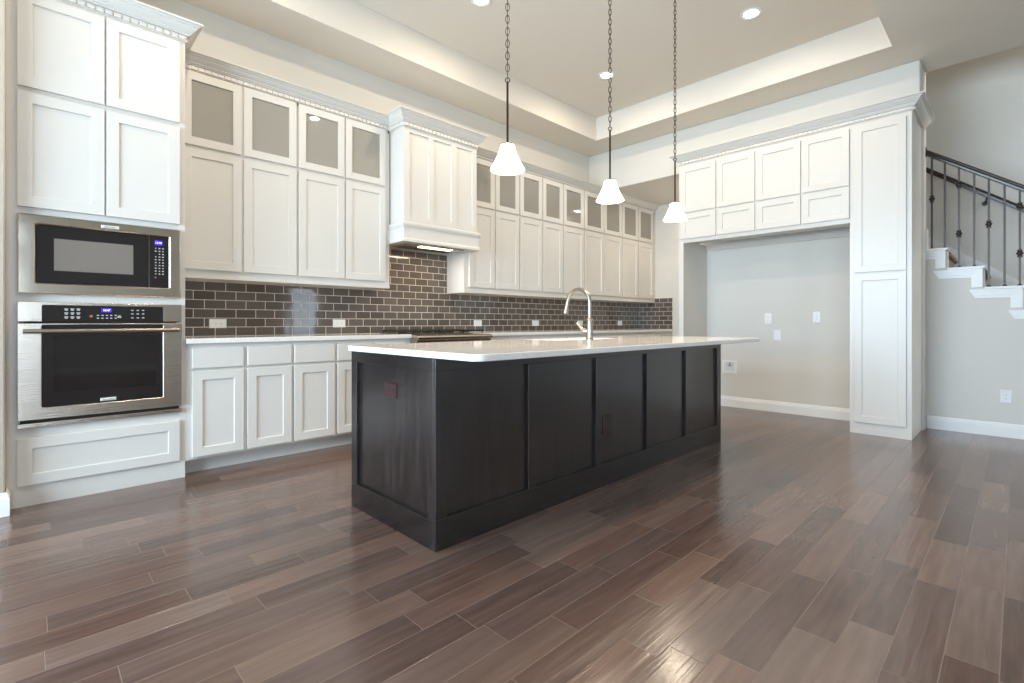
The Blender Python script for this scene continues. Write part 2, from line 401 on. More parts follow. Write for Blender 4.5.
BASEP = [(0, 0), (.015, 0), (.015, .092), (.011, .097), (.011, .108), (.007, .112), (.006, .122), (0, .126)]
def baseboard(name, path, left): return struct(MB().sweep(path, BASEP, left).build(name, M['trim'], bevel=0))
baseboard('baseboard_niche', [(XN, 2.805), (XN, 1.107)], False)
baseboard('baseboard_stairs', [(XS, YS - .02), (XS, -5.5)], False)
baseboard('baseboard_stub', [(XL, 3.825), (-.083, 3.825), (-.083, 3.94)], False)
baseboard('baseboard_rear', [(XL, -5.5), (XS, -5.5)], True)
baseboard('baseboard_left', [(XL, 3.8), (XL, -5.48)], True)
baseboard('baseboard_alcove', [(XA, 3.90), (XA, 2.86), (6.3, 2.86)], False)

# wall under the stairs: stepped top
ZST = [1.768 - .1965 * i for i in range(10)]; YN0 = .494
poly = [(YS, 0), (YS, ZST[0] - .03)]
for i in range(9):
    y = YN0 - .26 * i
    poly.append((y - .012, ZST[i] - .03)); poly.append((y - .012, max(ZST[i + 1] - .03, 0)) if i < 8 else (y - .012, 0))
struct(MB(lambda u, w, z: (w, u, z)).prism(poly, 1, XS, XS + .12).build('wall_stairs', M['wall']))

# ================================================================= TILE
b = MB(facY(YW)).box(.763, 3.404, 0, .009, .90, 1.80).box(3.404, XA, 0, .009, .90, 1.376)
tb = b.build('tile_backsplash', M['tile']); tag(tb, 'long glossy brown subway tile backsplash along the main kitchen wall, rising behind the hood', 'backsplash')
tb = MB(facX(XA)).box(3.922, YW - .009, 0, .009, .90, 1.444).build('tile_backsplash', M['tile_side'])
tag(tb, 'short return of brown subway tile on the end wall beyond the counter', 'backsplash')

# ================================================================= CROWN
def crown_prof(z0, h, p=.09):
    q = [(0, 0), (.008, 0), (.009, .29), (.022, .33), (.023, .38), (.032, .43), (.033, .49), (.044, .57), (.055, .68), (.062, .78), (.071, .82), (.072, .87), (.083, .91), (.090, .94), (.090, 1.0), (0, 1.0)]
    return [(w * p / .09, z0 + z * h) for w, z in q]
def dentils(b, path, z0, h, left, pitch=.0425, gap=.007, skip=()):
    for i, (a, c) in enumerate(zip(path, path[1:])):
        if i in skip: continue
        a = Vector((a[0], a[1])); c = Vector((c[0], c[1])); d = (c - a); Ln = d.length; d.normalize()
        n = Vector((-d.y, d.x)) if left else Vector((d.y, -d.x))
        cnt = max(1, int(Ln / pitch)); st = Ln / cnt
        for j in range(cnt):
            p0 = a + d * (j * st + gap / 2); p1 = a + d * ((j + 1) * st - gap / 2)
            q = [p0 + n * .006, p1 + n * .006, p1 + n * .020, p0 + n * .020]
            b.prism([(v.x, v.y) for v in q], 2, z0 + h * .05, z0 + h * .26)
def crown(parent, path, z0, h, left, label=None):
    if parent is None:
        o = MB().sweep(path, crown_prof(z0, h), left).build('crown_molding', M['paint']); tag(o, label, 'crown molding', 'crown moldings')
    else: o = MB().sweep(path, crown_prof(z0, h), left).build('crown_molding', M['paint'], parent)
    b = MB(); dentils(b, path, z0, h, left); b.build('dentil_strip', M['paint'], o)
    return o

# ================================================================= OVEN TOWER
P = facY(YO)
tw = thing('oven_cabinet', 'tall white cabinet tower holding the microwave and wall oven, left end of the kitchen', 'cabinet', (.35, 4.2, 0))
TL, TR, TZ = -.0875, .763, 2.941
b = MB(P)
OX0, OX1 = -.025, .722   # appliance openings
b.box(TL, OX0, -(YW - YO) + .002, 0, 0, TZ); b.box(OX1, TR, -(YW - YO) + .002, 0, 0, TZ)
b.box(OX0, OX1, -(YW - YO) + .002, 0, 0, .46); b.box(OX0, OX1, -(YW - YO) + .002, 0, 1.150, 1.222); b.box(OX0, OX1, -(YW - YO) + .002, 0, 1.648, TZ)
b.box(OX0, OX1, -(YW - YO) + .002, -.56, .46, 1.65)
b.build('body', M['paint'], tw)
def doorY(parent, plane, x0, x1, z0, z1, name='door', rail=.06, t=.02):
    x0, x1 = adj(plane, t, x0, x1); z0, z1 = adjz(plane, t, z0, z1)
    return MB(facY(plane)).shaker(x0, x1, z0, z1, t, rail).build(name, M['paint'], parent)
doorY(tw, YO, -.041, .345 - .004, 2.387, 2.928); doorY(tw, YO, .350, .733, 2.387, 2.928)
doorY(tw, YO, -.041, .341, 1.704, 2.357); doorY(tw, YO, .350, .733, 1.704, 2.357)
doorY(tw, YO, -.041, .732, .116, .385, 'drawer')
crown(tw, [(TL, YO), (TR, YO), (TR, YW)], TZ, .114, False)

# microwave
mw = thing('microwave', 'built-in black glass microwave with wide stainless trim above the wall oven', 'microwave', (.35, 3.94, 1.21))
b = MB(P)
def rrect(x0, x1, z0, z1, r, n=5):
    pts = []
    for cx, cz, a in ((x1 - r, z1 - r, 0), (x0 + r, z1 - r, 90), (x0 + r, z0 + r, 180), (x1 - r, z0 + r, 270)):
        for i in range(n + 1):
            t_ = math.radians(a + 90 * i / n); pts.append((cx + r * math.cos(t_), cz + r * math.sin(t_)))
    return pts
def rr_ring(b, o, i, w0, w1, ch=.004):
    """frame with rounded corners: outer and inner rounded rects (x0,x1,z0,z1,r)"""
    def lp(x0, x1, z0, z1, r, w): return b.vs([(p[0], w, p[1]) for p in rrect(x0, x1, z0, z1, r)])
    A = lp(*o, w0); B = lp(*o, w1 - ch); o2 = (o[0] + ch, o[1] - ch, o[2] + ch, o[3] - ch, max(o[4] - ch, .001)); C = lp(*o2, w1)
    i2 = (i[0] - ch, i[1] + ch, i[2] - ch, i[3] + ch, i[4] + ch); D = lp(*i2, w1); E = lp(*i, w1 - ch); F_ = lp(*i, w0)
    for p, q in ((A, B), (B, C), (C, D), (D, E), (E, F_), (F_, A)): b.bridge(p, q)
rr_ring(b, (-.041, .733, 1.208, 1.661, .004), (.032, .670, 1.271, 1.608, .008), .002, .024, .006)
b.build('trim_frame', M['polished'], mw)
b = MB(P); b.box(OX0 + .01, OX1 - .01, -.42, -.001, 1.225, 1.645); b.build('housing', M['dark'], mw)
d = MB(P).slab(.034, .560, 1.273, 1.606, .016, .001).build('door', M['bglass'], mw)
MB(P).box(.111, .480, .0165, .0178, 1.347, 1.533).build('window', M['mwin'], d)
MB(P).box(.5605, .563, .001, .018, 1.273, 1.606).build('door_edge', M['polished'], mw)
cp = MB(P).slab(.5635, .669, 1.273, 1.606, .016, .001).build('control_panel', M['bglass'], mw)
MB(P).box(.592, .632, .0172, .0178, 1.548, 1.578).build('display', M['blue'], cp)
text('display_digits', '12:45', .017, (.612, YO - .0182, 1.563), (PI / 2, 0, 0), M['digit'], cp)
b = MB(P)
for r in range(10):
    for c, x in enumerate((.597, .617, .636)):
        if r in (2,) and c == 0: continue
        hw = .005 if (r + c) % 3 else .0035
        b.box(x - hw, x + hw, .0172, .0178, 1.524 - r * .0185, 1.524 - r * .0185 + .006)
b.build('keypad_print', M['mark'], cp)
MB(P).box(.592, .600, .0174, .0180, 1.333, 1.341).build('stop_key', M['redmark'], cp)
bd = MB(P).slab(.352 - .03, .352 + .057, 1.622, 1.641, .003, .024).build('badge', M['badge'], mw)
text('badge_lettering', 'Electrolux', .013, (.3655, YO - .0275, 1.6315), (PI / 2, 0, 0), M['badgetext'], bd)

# wall oven
ov = thing('built_in_oven', 'built-in stainless wall oven with black glass door and bar handle below the microwave', 'oven', (.35, 3.94, .447))
MB(P).box(OX0 + .01, OX1 - .01, -.54, -.001, .47, 1.145).build('housing', M['dark'], ov)
b = MB(P); b.box(-.041, .738, .002, .028, 1.049, 1.163); cpn = b.build('control_panel', M['steel'], ov, bevel=.003)
gp = MB(P).prism(rrect(.059, .634, 1.0495, 1.146, .006), 1, .028, .0305).build('touch_glass', M['bglass'], cpn)
MB(P).box(.323, .372, .0307, .0312, 1.108, 1.130).build('display', M['blue'], cpn)
text('display_digits', '10:47', .0165, (.3475, YO - .0316, 1.1185), (PI / 2, 0, 0), M['digit'], cpn)
def ox(px): 
    l = (px - 512) / F; dx = math.cos(YAW) + l * math.sin(YAW); dy = math.sin(YAW) - l * math.cos(YAW); return (YO - .03) * dx / dy
def oz(px, py):
    l = (px - 512) / F; dy = math.sin(YAW) - l * math.cos(YAW); return CH - (py - YH) * ((YO - .03) / dy) / F
b = MB(P)
for px in (66.3, 72.4, 78.4):
    for py in (309.7, 313.6, 317.6):
        x, z = ox(px), oz(px, py); b.box(x - .0085, x + .0085, .0306, .0311, z + .001, z + .0065); b.box(x - .006, x + .006, .0306, .0311, z - .006, z - .001)
b.build('key_markings', M['mark'], cpn); b = MB(P)
for px in (98, 102.5, 107, 111.2, 115.7):
    for py in (315.4, 318.2):
        x, z = ox(px), oz(px, py); b.box(x - .005, x + .005, .0306, .0311, z - .003, z + .003)
b.build('key_markings', M['mark'], cpn); b = MB(P)
for px in (132.3, 137.8, 143.1):
    for py in (310.4, 313.9, 317.8):
        x, z = ox(px), oz(px, py); b.box(x - .006, x + .006, .0306, .0311, z - .003, z + .0025)
b.build('key_markings', M['mark'], cpn); b = MB(P)
x, z = ox(119.4), oz(119.4, 316.6); b.box(x - .006, x + .006, .0306, .0311, z, z + .007); b.box(x - .01, x + .01, .0306, .0311, z - .007, z - .001)
b.build('key_markings', M['mark'], cpn)
x, z = ox(91.2), oz(91.2, 316.2); MB(P).box(x - .007, x + .007, .0306, .0311, z - .006, z + .006).build('stop_key', M['redmark'], cpn)
b = MB(P); rr_ring(b, (-.041, .738, .490, 1.040, .004), (.059, .634, .556, 1.030, .010), .002, .034, .003)
dr = b.build('door', M['steel'], ov)
MB(P).prism(rrect(.058, .635, .555, 1.031, .010), 1, .004, .0315).build('door_glass', M['bglass'], dr)
MB(P).box(.110, .598, .0316, .0320, .640, .968).build('window', M['owin'], dr)
b = MB(P); b.tube([(-.018, .078, .995), (.716, .078, .995)], .0125, 16)
for x in (-.004, .702): b.box(x - .013, x + .013, .033, .078, .986, 1.004)
b.build('handle', M['nickel'], dr, smooth=True)
bd = MB(P).slab(.318, .394, .566, .584, .003, .032).build('badge', M['badge'], dr)
text('badge_lettering', 'Electrolux', .013, (.356, YO - .0355, .575), (PI / 2, 0, 0), M['badgetext'], bd)
b = MB(P); b.box(-.041, .738, .002, .026, .447, .471); vt = b.build('vent_trim', M['steel'], ov, bevel=.002)
b = MB(P); b.box(-.030, .727, -.001, .010, .471, .490); b.build('vent_gap', M['dark'], ov)

# ================================================================= WALL CABINETS
KU = (YU - .02) / YU
def wall_cabinet(x0, x1, doors, label):
    """doors: list of (x0,x1); glass row on top, solid row below"""
    o = thing('upper_cabinet', label, 'cabinet', ((x0 + x1) / 2, 4.4, 1.372), 'white wall cabinets with glass-fronted top row')
    D = YW - .010 - YU; b = MB(facY(YU)); g = .0005
    x0 += g; x1 -= g
    b.box(x0, x1, -D, -.0, 1.372, 2.365)                                   # closed lower box
    b.box(x0, x0 + .018, -D, 0, 2.365, 2.885); b.box(x1 - .018, x1, -D, 0, 2.365, 2.885)
    b.box(x0 + .018, x1 - .018, -D, -D + .012, 2.365, 2.885); b.box(x0, x1, -D, 0, 2.860, 2.889)
    st = [x0 + .018] + [KU * (doors[i][1] + doors[i + 1][0]) / 2 for i in range(len(doors) - 1)] + [x1 - .018]
    for s in st[1:-1]: b.box(s - .03, s + .03, -.02, 0, 2.365, 2.86)
    b.box(x0 + .018, x0 + .045, -.02, 0, 2.365, 2.86); b.box(x1 - .045, x1 - .018, -.02, 0, 2.365, 2.86)
    b.box(x0, x1, 0, .006, 1.372, 1.400)                                   # light rail
    b.build('body', M['paint'], o)
    MB(facY(YU)).box(x0 + .019, x1 - .019, -D + .013, -.04, 2.600, 2.612).build('shelf', M['paint'], o)
    for (a, c) in doors:
        doorY(o, YU, a, c, 1.438, 2.325)
        a2, c2 = adj(YU, .02, a, c); z0, z1 = adjz(YU, .02, 2.350, 2.886)
        gd = MB(facY(YU)).ring(a2, c2, z0, z1, a2 + .06, c2 - .06, z0 + .06, z1 - .06, 0.0, .02).build('glass_door', M['paint'], o)
        MB(facY(YU)).box(a2 + .055, c2 - .055, .006, .010, z0 + .055, z1 - .055).build('glass_pane', M['glass'], gd)
    return o
wall_cabinet(.763, 1.619, [(.800, 1.195), (1.211, 1.616)], 'white double wall cabinet with glass top doors directly beside the oven tower')
wall_cabinet(1.619, 2.490, [(1.635, 2.038), (2.052, 2.453)], 'white double wall cabinet with glass top doors directly left of the range hood')
rd = [(3.487, 3.862), (3.883, 4.264), (4.287, 4.683), (4.700, 5.090), (5.109, 5.543), (5.566, 6.019), (6.034, 6.489), (6.508, 6.946), (6.967, 7.415)]
rl = ['white glass-topped double wall cabinet directly right of the range hood',
      'white glass-topped double wall cabinet, second unit right of the range hood',
      'white glass-topped double wall cabinet, third unit right of the hood',
      'white glass-topped double wall cabinet next to the narrow corner unit',
      'narrow white single-door wall cabinet with glass top door in the far corner']
ends = [3.404] + [KU * (rd[i][1] + rd[i + 1][0]) / 2 for i in (1, 3, 5, 7)] + [XA]
for i in range(5): wall_cabinet(ends[i], ends[i + 1], rd[2 * i:2 * i + 2], rl[i])
crown(None, [(.765, YU), (2.500, YU)], 2.889, .110, False, 'white dentil crown molding on the wall cabinets between oven tower and hood')
crown(None, [(3.393, YU), (XA, YU)], 2.889, .087, False, 'long white dentil crown molding on the wall cabinets right of the hood')

# ================================================================= RANGE HOOD
hd = thing('range_hood', 'white panelled wooden range hood with crown molding and lit insert over the cooktop', 'range hood', (2.95, 4.25, 1.80))
YHD = 4.0; P = facY(YHD); DH = YW - YHD - .010
b = MB(P); b.box(2.505, 3.390, -DH, -.012, 1.86, 2.880)
pan = [(2.569, 2.786), (2.845, 3.059), (3.125, 3.333)]; zc = 2.834; zb = 2.053
b.box(2.505, 3.390, -.012, 0, zc, 2.880); b.box(2.505, 3.390, -.012, 0, 1.95, zb)
for s0, s1 in ((2.505, 2.569), (2.786, 2.845), (3.059, 3.125), (3.333, 3.390)): b.box(s0, s1, -.012, 0, zb, zc)
b.build('body', M['paint'], hd)
b = MB(P)
b.box(2.4915, 3.4025, -.002, .022, 1.80, 1.955); b.box(2.4915, 2.510, -DH, -.002, 1.80, 1.955); b.box(3.385, 3.4025, -DH, -.002, 1.80, 1.955)
b.box(2.510, 3.385, -DH, -.002, 1.858, 1.870)
b.build('apron', M['paint'], hd, bevel=.001)
MB().sweep([(2.4915, YU - .02), (2.4915, YHD - .022), (3.4025, YHD - .022), (3.4025, YU - .02)], [(0, 1.936), (.006, 1.936), (.010, 1.945), (.016, 1.955), (.018, 1.975), (.010, 1.982), (.004, 1.990), (0, 1.990)], False).build('ledge_molding', M['paint'], hd)
MB().sweep([(2.4915, YU - .02), (2.4915, YHD - .022), (3.4025, YHD - .022), (3.4025, YU - .02)], [(0, 1.800), (.012, 1.800), (.012, 1.822), (.004, 1.834), (0, 1.834)], False).build('bottom_molding', M['paint'], hd)
crown(hd, [(2.505, YU - .001), (2.505, YHD), (3.390, YHD), (3.390, YU - .001)], 2.876, .134, False)
b = MB(P); b.box(2.511, 3.384, -DH + .001, -.003, 1.806, 1.812); b.build('underside_panel', M['paint'], hd)
ins = MB(); ins.box(2.60, 3.29, 4.09, 4.36, 1.796, 1.806)
ins = ins.build('hood_insert', M['steel'], hd, bevel=.002)
MB().box(2.66, 3.23, 4.22, 4.34, 1.793, 1.796).build('grease_filter', M['iron'], ins)
MB().box(2.78, 3.16, 4.11, 4.19, 1.792, 1.796).build('lamp_lens', M['hoodlens'], ins)
for x in (2.93, 3.03):
    MB().lathe([(0, 1.790), (.008, 1.790), (.009, 1.8055)], x, 4.055, 12).build('push_knob', M['nickel'], hd)
area('hood_lamp', (2.97, 4.15, 1.785), (0, 0, 0), .38, .08, 3.0, (1, .80, .56))

# ================================================================= BASE CABINETS
def base_cabinet(x0, x1, doors, label, top=.899):
    # door positions are given on the face plane
    o = thing('base_cabinet', label, 'cabinet', ((x0 + x1) / 2, 4.2, 0), 'white base cabinets under the wall counter')
    D = YW - .010 - YB; b = MB(facY(YB)); x0 += .0005; x1 -= .0005
    b.box(x0, x1, -D, 0, .108, top); b.box(x0, x1, -D, -.095, 0, .108)
    b.build('body', M['paint'], o)
    for (a, c) in doors:
        a2, c2 = a, c
        MB(facY(YB)).shaker(a, c, .126, .710, .02, .06).build('door', M['paint'], o)
        z0, z1 = adjz(YB, .02, .728, min(.866, top - .02))
        MB(facY(YB)).slab(a2, c2, z0, z1, .02).build('drawer', M['paint'], o)
    return o
base_cabinet(.763, 1.468, [(.801, 1.120), (1.146, 1.458)], 'white double base cabinet with two drawers beside the oven tower')
base_cabinet(1.468, 2.150, [(1.480, 1.803), (1.828, 2.140)], 'white double base cabinet left of the rangetop, partly behind the island end')
base_cabinet(2.150, 2.534, [(2.165, 2.475)], 'narrow white base cabinet hidden behind the island just left of the rangetop')
base_cabinet(2.534, 3.441, [(2.548, 2.98), (2.995, 3.425)], 'white base cabinet under the rangetop behind the island', top=.79)
nn = 6; wd = (XA - 3.441) / nn
bl = ['directly right of the rangetop', 'second right of the rangetop', 'third right of the rangetop', 'in the middle of the wall behind the faucet', 'next to the corner unit', 'in the far corner by the tiled end wall']
for i in range(nn):
    a = 3.441 + i * wd; base_cabinet(a, a + wd, [(a + .012, a + wd / 2 - .011), (a + wd / 2 + .011, a + wd - .012)], 'white base cabinet ' + bl[i] + ', mostly behind the island')
tag(MB(facY(YB)).box(.764, 2.533, -(YW - YB) + .0095, .030, .9, .935).build('countertop', M['quartz'], bevel=.003), 'white quartz wall counter between the oven tower and the rangetop', 'countertop')
tag(MB(facY(YB)).box(3.442, XA - .0095, -(YW - YB) + .0095, .030, .9, .935).build('countertop', M['quartz'], bevel=.003), 'long white quartz wall counter from the rangetop to the far corner', 'countertop')

# ================================================================= RANGETOP
rt = thing('rangetop', 'stainless gas rangetop with black cast iron grates under the hood', 'rangetop', (2.95, 4.2, .80))
b = MB(); b.prism([(3.850, .80), (4.50, .80), (4.50, .938), (3.86, .928), (3.815, .921), (3.800, .908), (3.803, .892), (3.826, .880)], 0, 2.535, 3.440)
b.build('body', M['steel'], rt, bevel=.002)
for i in range(6):
    x = 2.62 + i * .147
    kb = MB(lambda u, w, z, x=x: (x + u, 3.848 - w, .826 + z)); kb.tube([(0, .0, 0), (0, .012, 0), (0, .014, 0), (0, .042, 0)], [.024, .024, .019, .017], 18)
    kb.build('knob', M['nickel'], rt, smooth=True)
for gx in (2.555, 2.853, 3.151):
    b = MB(); x0, x1, y0, y1 = gx, gx + .27, 3.93, 4.47
    for x in (x0, x1 - .012): b.box(x, x + .012, y0, y1, .955, .970)
    for y in (y0, (y0 + y1) / 2 - .006, y1 - .012): b.box(x0 + .012, x1 - .012, y, y + .012, .955, .970)
    for cy in (y0 + .135, y1 - .135):
        for an in range(4):
            a_ = an * PI / 2 + PI / 4; c0 = Vector(((x0 + x1) / 2, cy)); p = c0 + Vector((math.cos(a_), math.sin(a_))) * .035; q = c0 + Vector((math.cos(a_), math.sin(a_))) * .13
            b.tube([(p.x, p.y, .965), (q.x, q.y, .965)], .006, 6)
    for x in (x0 + .001, x1 - .013):
        for y in (y0, y1 - .012): b.box(x, x + .012, y, y + .012, .942, .956)
    b.build('grate', M['grate'], rt)
    for cy in (y0 + .135, y1 - .135):
        MB().lathe([(.048, .942), (.048, .948), (.030, .950), (.030, .957), (0, .957)], (x0 + x1) / 2, cy, 20).build('burner', M['grate'], rt)

# ================================================================= OUTLETS
def outlet(P, u, z, w_, h_, label, horiz=False, body='plastic', grp='white wall outlets', sock=2):
    o = MB(P); o.slab(u - w_ / 2, u + w_ / 2, z - h_ / 2, z + h_ / 2, .006, 0)
    o = o.build('outlet' if sock else 'blank_plate', M[body])
    tag(o, label, 'outlet' if sock else 'wall plate', grp)
    for s in (-1, 1):
        if not sock: break
        du, dz = (s * .019, 0) if horiz else (0, s * .019)
        cu, cz = u + du, z + dz
        n = 16; pts = [(cu + .0135 * math.cos(2 * PI * i / n), cz + .0135 * math.sin(2 * PI * i / n)) for i in range(n)]
        sk = MB(P).prism(pts, 1, .006, .0075).build('socket', M[body], o)
        b = MB(P)
        for t_ in (-1, 1):
            if horiz: b.box(cu - .003, cu + .003, .0075, .0079, cz + t_ * .0055 - .0009, cz + t_ * .0055 + .0009)
            else: b.box(cu + t_ * .0055 - .0009, cu + t_ * .0055 + .0009, .0075, .0079, cz - .003, cz + .003)
        if horiz: b.box(cu + .006, cu + .009, .0075, .0079, cz - .0018, cz + .0018)
        else: b.box(cu - .0018, cu + .0018, .0075, .0079, cz - .009, cz - .006)
        b.build('slots', M['slot'], sk)
    return o
Pt = facY(YW - .009)
for x, lb in zip((1.104, 2.129, 3.864, 4.88, 5.848, 6.895),
                 ('white outlet in the backsplash nearest the oven tower', 'white outlet in the backsplash below the wall cabinet left of the hood',
                  'white outlet in the backsplash just right of the rangetop', 'white outlet in the backsplash midway between rangetop and faucet',
                  'white outlet in the backsplash directly behind the faucet', 'white outlet in the backsplash nearest the far corner')):
    outlet(Pt, x, 1.036, .124, .074, lb, True, grp='white outlets in the tile backsplash')
Pn = facX(XN)
outlet(Pn, 2.066, 1.088, .078, .122, 'left of the two white outlets on the niche wall', grp='plates on the refrigerator niche wall')
outlet(Pn, 1.563, 1.105, .078, .122, 'right of the two white outlets on the niche wall', grp='plates on the refrigerator niche wall')
outlet(Pn, 1.969, .895, .078, .122, 'blank white wall plate below the outlets in the refrigerator niche', grp='plates on the refrigerator niche wall', sock=0)
outlet(facX(XS), .081, .369, .075, .118, 'white outlet low on the wall under the stairs', grp=None)
wb = thing('water_supply_box', 'white recessed ice maker water box low on the niche wall beside the island', 'water box', (XN, 2.516, .491))
MB(Pn).ring(2.427, 2.603, .412, .574, 2.455, 2.575, .438, .548, .0, .008).build('frame', M['plastic'], wb)
MB(Pn).box(2.455, 2.575, .0005, .002, .438, .548).build('recess', M['badge'], wb)
b = MB(Pn); b.tube([(2.51, .012, .548), (2.51, .012, .505)], .008, 10); b.tube([(2.49, .012, .51), (2.53, .012, .51)], .006, 10); b.build('valve', M['nickel'], wb)

# ================================================================= ISLAND
IX0, IX1, IY0, IY1 = 1.3234, 4.405, 1.850, 2.6649
isl = thing('kitchen_island', 'long dark espresso wood kitchen island with recessed panels', 'kitchen island', ((IX0 + IX1) / 2, (IY0 + IY1) / 2, 0))
R = .019
MB().box(IX0 + R, IX1 - R, IY0 + R, IY1 - R, 0, .68).box(IX0 + R, 2.68, IY0 + R, IY1 - R, .68, .883).box(3.46, IX1 - R, IY0 + R, IY1 - R, .68, .883).box(2.68, 3.46, IY0 + R, 2.265, .68, .883).build('body', M['espresso'], isl)
# open the top for the sink: the basin hangs inside a cut in the slab, the body stays closed below it
recs = [(1.390, 1.935), (1.995, 2.550), (2.605, 3.152), (3.212, 3.742), (3.802, 4.330)]
st = [IX0] + [v for r in recs for v in r] + [IX1]
for z0, z1 in ((.822, .883), (0, .142)): MB(facY(IY0)).box(IX0, IX1, -R, 0, z0, z1).build('rail', M['espresso_h'], isl, bevel=.0015)
for i in range(0, len(st), 2): MB(facY(IY0)).box(st[i], st[i + 1], -R, 0, .142, .822).build('stile', M['espresso'], isl, bevel=.0015)
MB(facX(IX0)).box(IY0 + R, IY1, -R, 0, .822, .883).build('rail', M['espresso_h'], isl, bevel=.0015); MB(facX(IX0)).box(IY0 + R, IY1, -R, 0, 0, .135).build('rail', M['espresso_h'], isl, bevel=.0015)
for y0, y1 in ((IY0 + R, 1.912), (2.602, IY1)): MB(facX(IX0)).box(y0, y1, -R, 0, .135, .822).build('stile', M['espresso'], isl, bevel=.0015)
MB(lambda u, w, z: (IX1 + w, u, z)).box(IY0 + R, IY1, -R, 0, .822, .883).build('rail', M['espresso_h'], isl, bevel=.0015); MB(lambda u, w, z: (IX1 + w, u, z)).box(IY0 + R, IY1, -R, 0, 0, .135).build('rail', M['espresso_h'], isl, bevel=.0015)
for y0, y1 in ((IY0 + R, 1.912), (2.602, IY1)): MB(lambda u, w, z: (IX1 + w, u, z)).box(y0, y1, -R, 0, .135, .822).build('stile', M['espresso'], isl, bevel=.0015)
for i in range(5):
    a = IX0 + R + .02 + i * .608
    MB(lambda u, w, z: (u, IY1 - R + w, z)).shaker(a, a + .588, .12, .86, .019, .06).build('door', M['espresso'], isl)
outlet(facX(IX0 + R), 2.267, .694, .124, .076, 'brown outlet on the left end panel of the island', True, 'brown', 'brown outlets on the island')
outlet(facY(IY0 + R), 2.678, .383, .072, .128, 'brown outlet low on the long front of the island', False, 'brown', 'brown outlets on the island')

# slab with rounded corners and sink cut-out
SX0, SX1, SY0, SY1 = 1.296, 4.462, 1.527, 2.694
KX0, KX1, KY0, KY1 = 2.70, 3.44, 2.285, 2.640
def rr2(x0, x1, y0, y1, r, n=8): return rrect(x0, x1, y0, y1, r, n)
bm = MB(); zt, zb_ = .914, .884
N_ = 9
def loop(x0, x1, y0, y1, r, z): return bm.vs([(p[0], p[1], z) for p in rr2(x0, x1, y0, y1, r, N_)])
c = .003
A0 = loop(SX0 + c, SX1 - c, SY0 + c, SY1 - c, .06 - c, zt); A1 = loop(SX0, SX1, SY0, SY1, .06, zt - c); A2 = loop(SX0, SX1, SY0, SY1, .06, zb_ + c); A3 = loop(SX0 + c, SX1 - c, SY0 + c, SY1 - c, .06 - c, zb_)
B0 = loop(KX0, KX1, KY0, KY1, .02, zt); B3 = loop(KX0, KX1, KY0, KY1, .02, zb_)
for p, q in ((A0, A1), (A1, A2), (A2, A3), (A3, B3), (B3, B0), (B0, A0)): bm.bridge(p, q)
tag(bm.build('island_countertop', M['quartz']), 'white polished quartz slab with rounded corners on the dark island', 'countertop')
sk = thing('undermount_sink', 'white undermount sink set in the island countertop behind the faucet', 'sink', (3.07, 2.46, .70))
b = MB()
for (x0, x1, y0, y1) in ((KX0 - .015, KX0, KY0 - .015, KY1 + .015), (KX1, KX1 + .015, KY0 - .015, KY1 + .015), (KX0, KX1, KY0 - .015, KY0), (KX0, KX1, KY1, KY1 + .015)):
    b.box(x0, x1, y0, y1, .70, .8838)
b.box(KX0 - .015, KX1 + .015, KY0 - .015, KY1 + .015, .69, .70)
b.build('basin', M['sinkm'], sk, bevel=.003)
MB().lathe([(.045, .7005), (.045, .703), (.03, .704), (0, .702)], 3.07, 2.46, 24).build('drain', M['nickel'], sk)

# faucet
fc = thing('kitchen_faucet', 'brushed nickel gooseneck pull-down faucet on the island', 'faucet', (2.95, 2.21, .914))
fx, fy = 2.962, 2.21
b = MB(); b.lathe([(0, .9145), (.030, .9145), (.030, .920), (.0255, .926), (.0245, .94), (.0240, 1.015), (.0225, 1.040), (.0190, 1.062), (.0185, 1.066)], fx, fy, 28); b.build('base', M['nickel'], fc, smooth=True)
b = MB(); b.lathe([(.0125, 1.060), (.022, 1.060), (.026, 1.068), (.022, 1.076), (.0125, 1.078)], fx, fy, 28); b.build('collar', M['nickel'], fc, smooth=True)
pts = [(fx, fy, 1.06), (fx, fy, 1.12), (fx, fy, 1.19)]; rr = .104
for i in range(1, 17):
    a_ = PI * i / 18; pts.append((fx, fy + rr - rr * math.cos(a_), 1.19 + rr * math.sin(a_)))
end = pts[-1]; pts.append((fx, end[1] + .008, end[2] - .03))
MB().tube(pts, .0140, 16).build('spout', M['nickel'], fc, smooth=True)
e = Vector(pts[-1]); d = Vector((0, .22, -1)).normalized()
b = MB(); b.tube([e - d * .012, e, e + d * .02, e + d * .07, e + d * .085], [.0135, .015, .0165, .021, .020], 18); b.build('spray_head', M['nickel'], fc, smooth=True)
b = MB(); b.tube([(fx, fy, .982), (fx - .012, fy + .030, .982), (fx - .016, fy + .050, .984)], [.019, .021, .018], 16)
b.tube([(fx - .014, fy + .045, .984), (fx - .018, fy + .066, 1.004), (fx - .022, fy + .100, 1.042)], [.013, .011, .010], 12)
b.build('lever_handle', M['nickel'], fc, smooth=True)

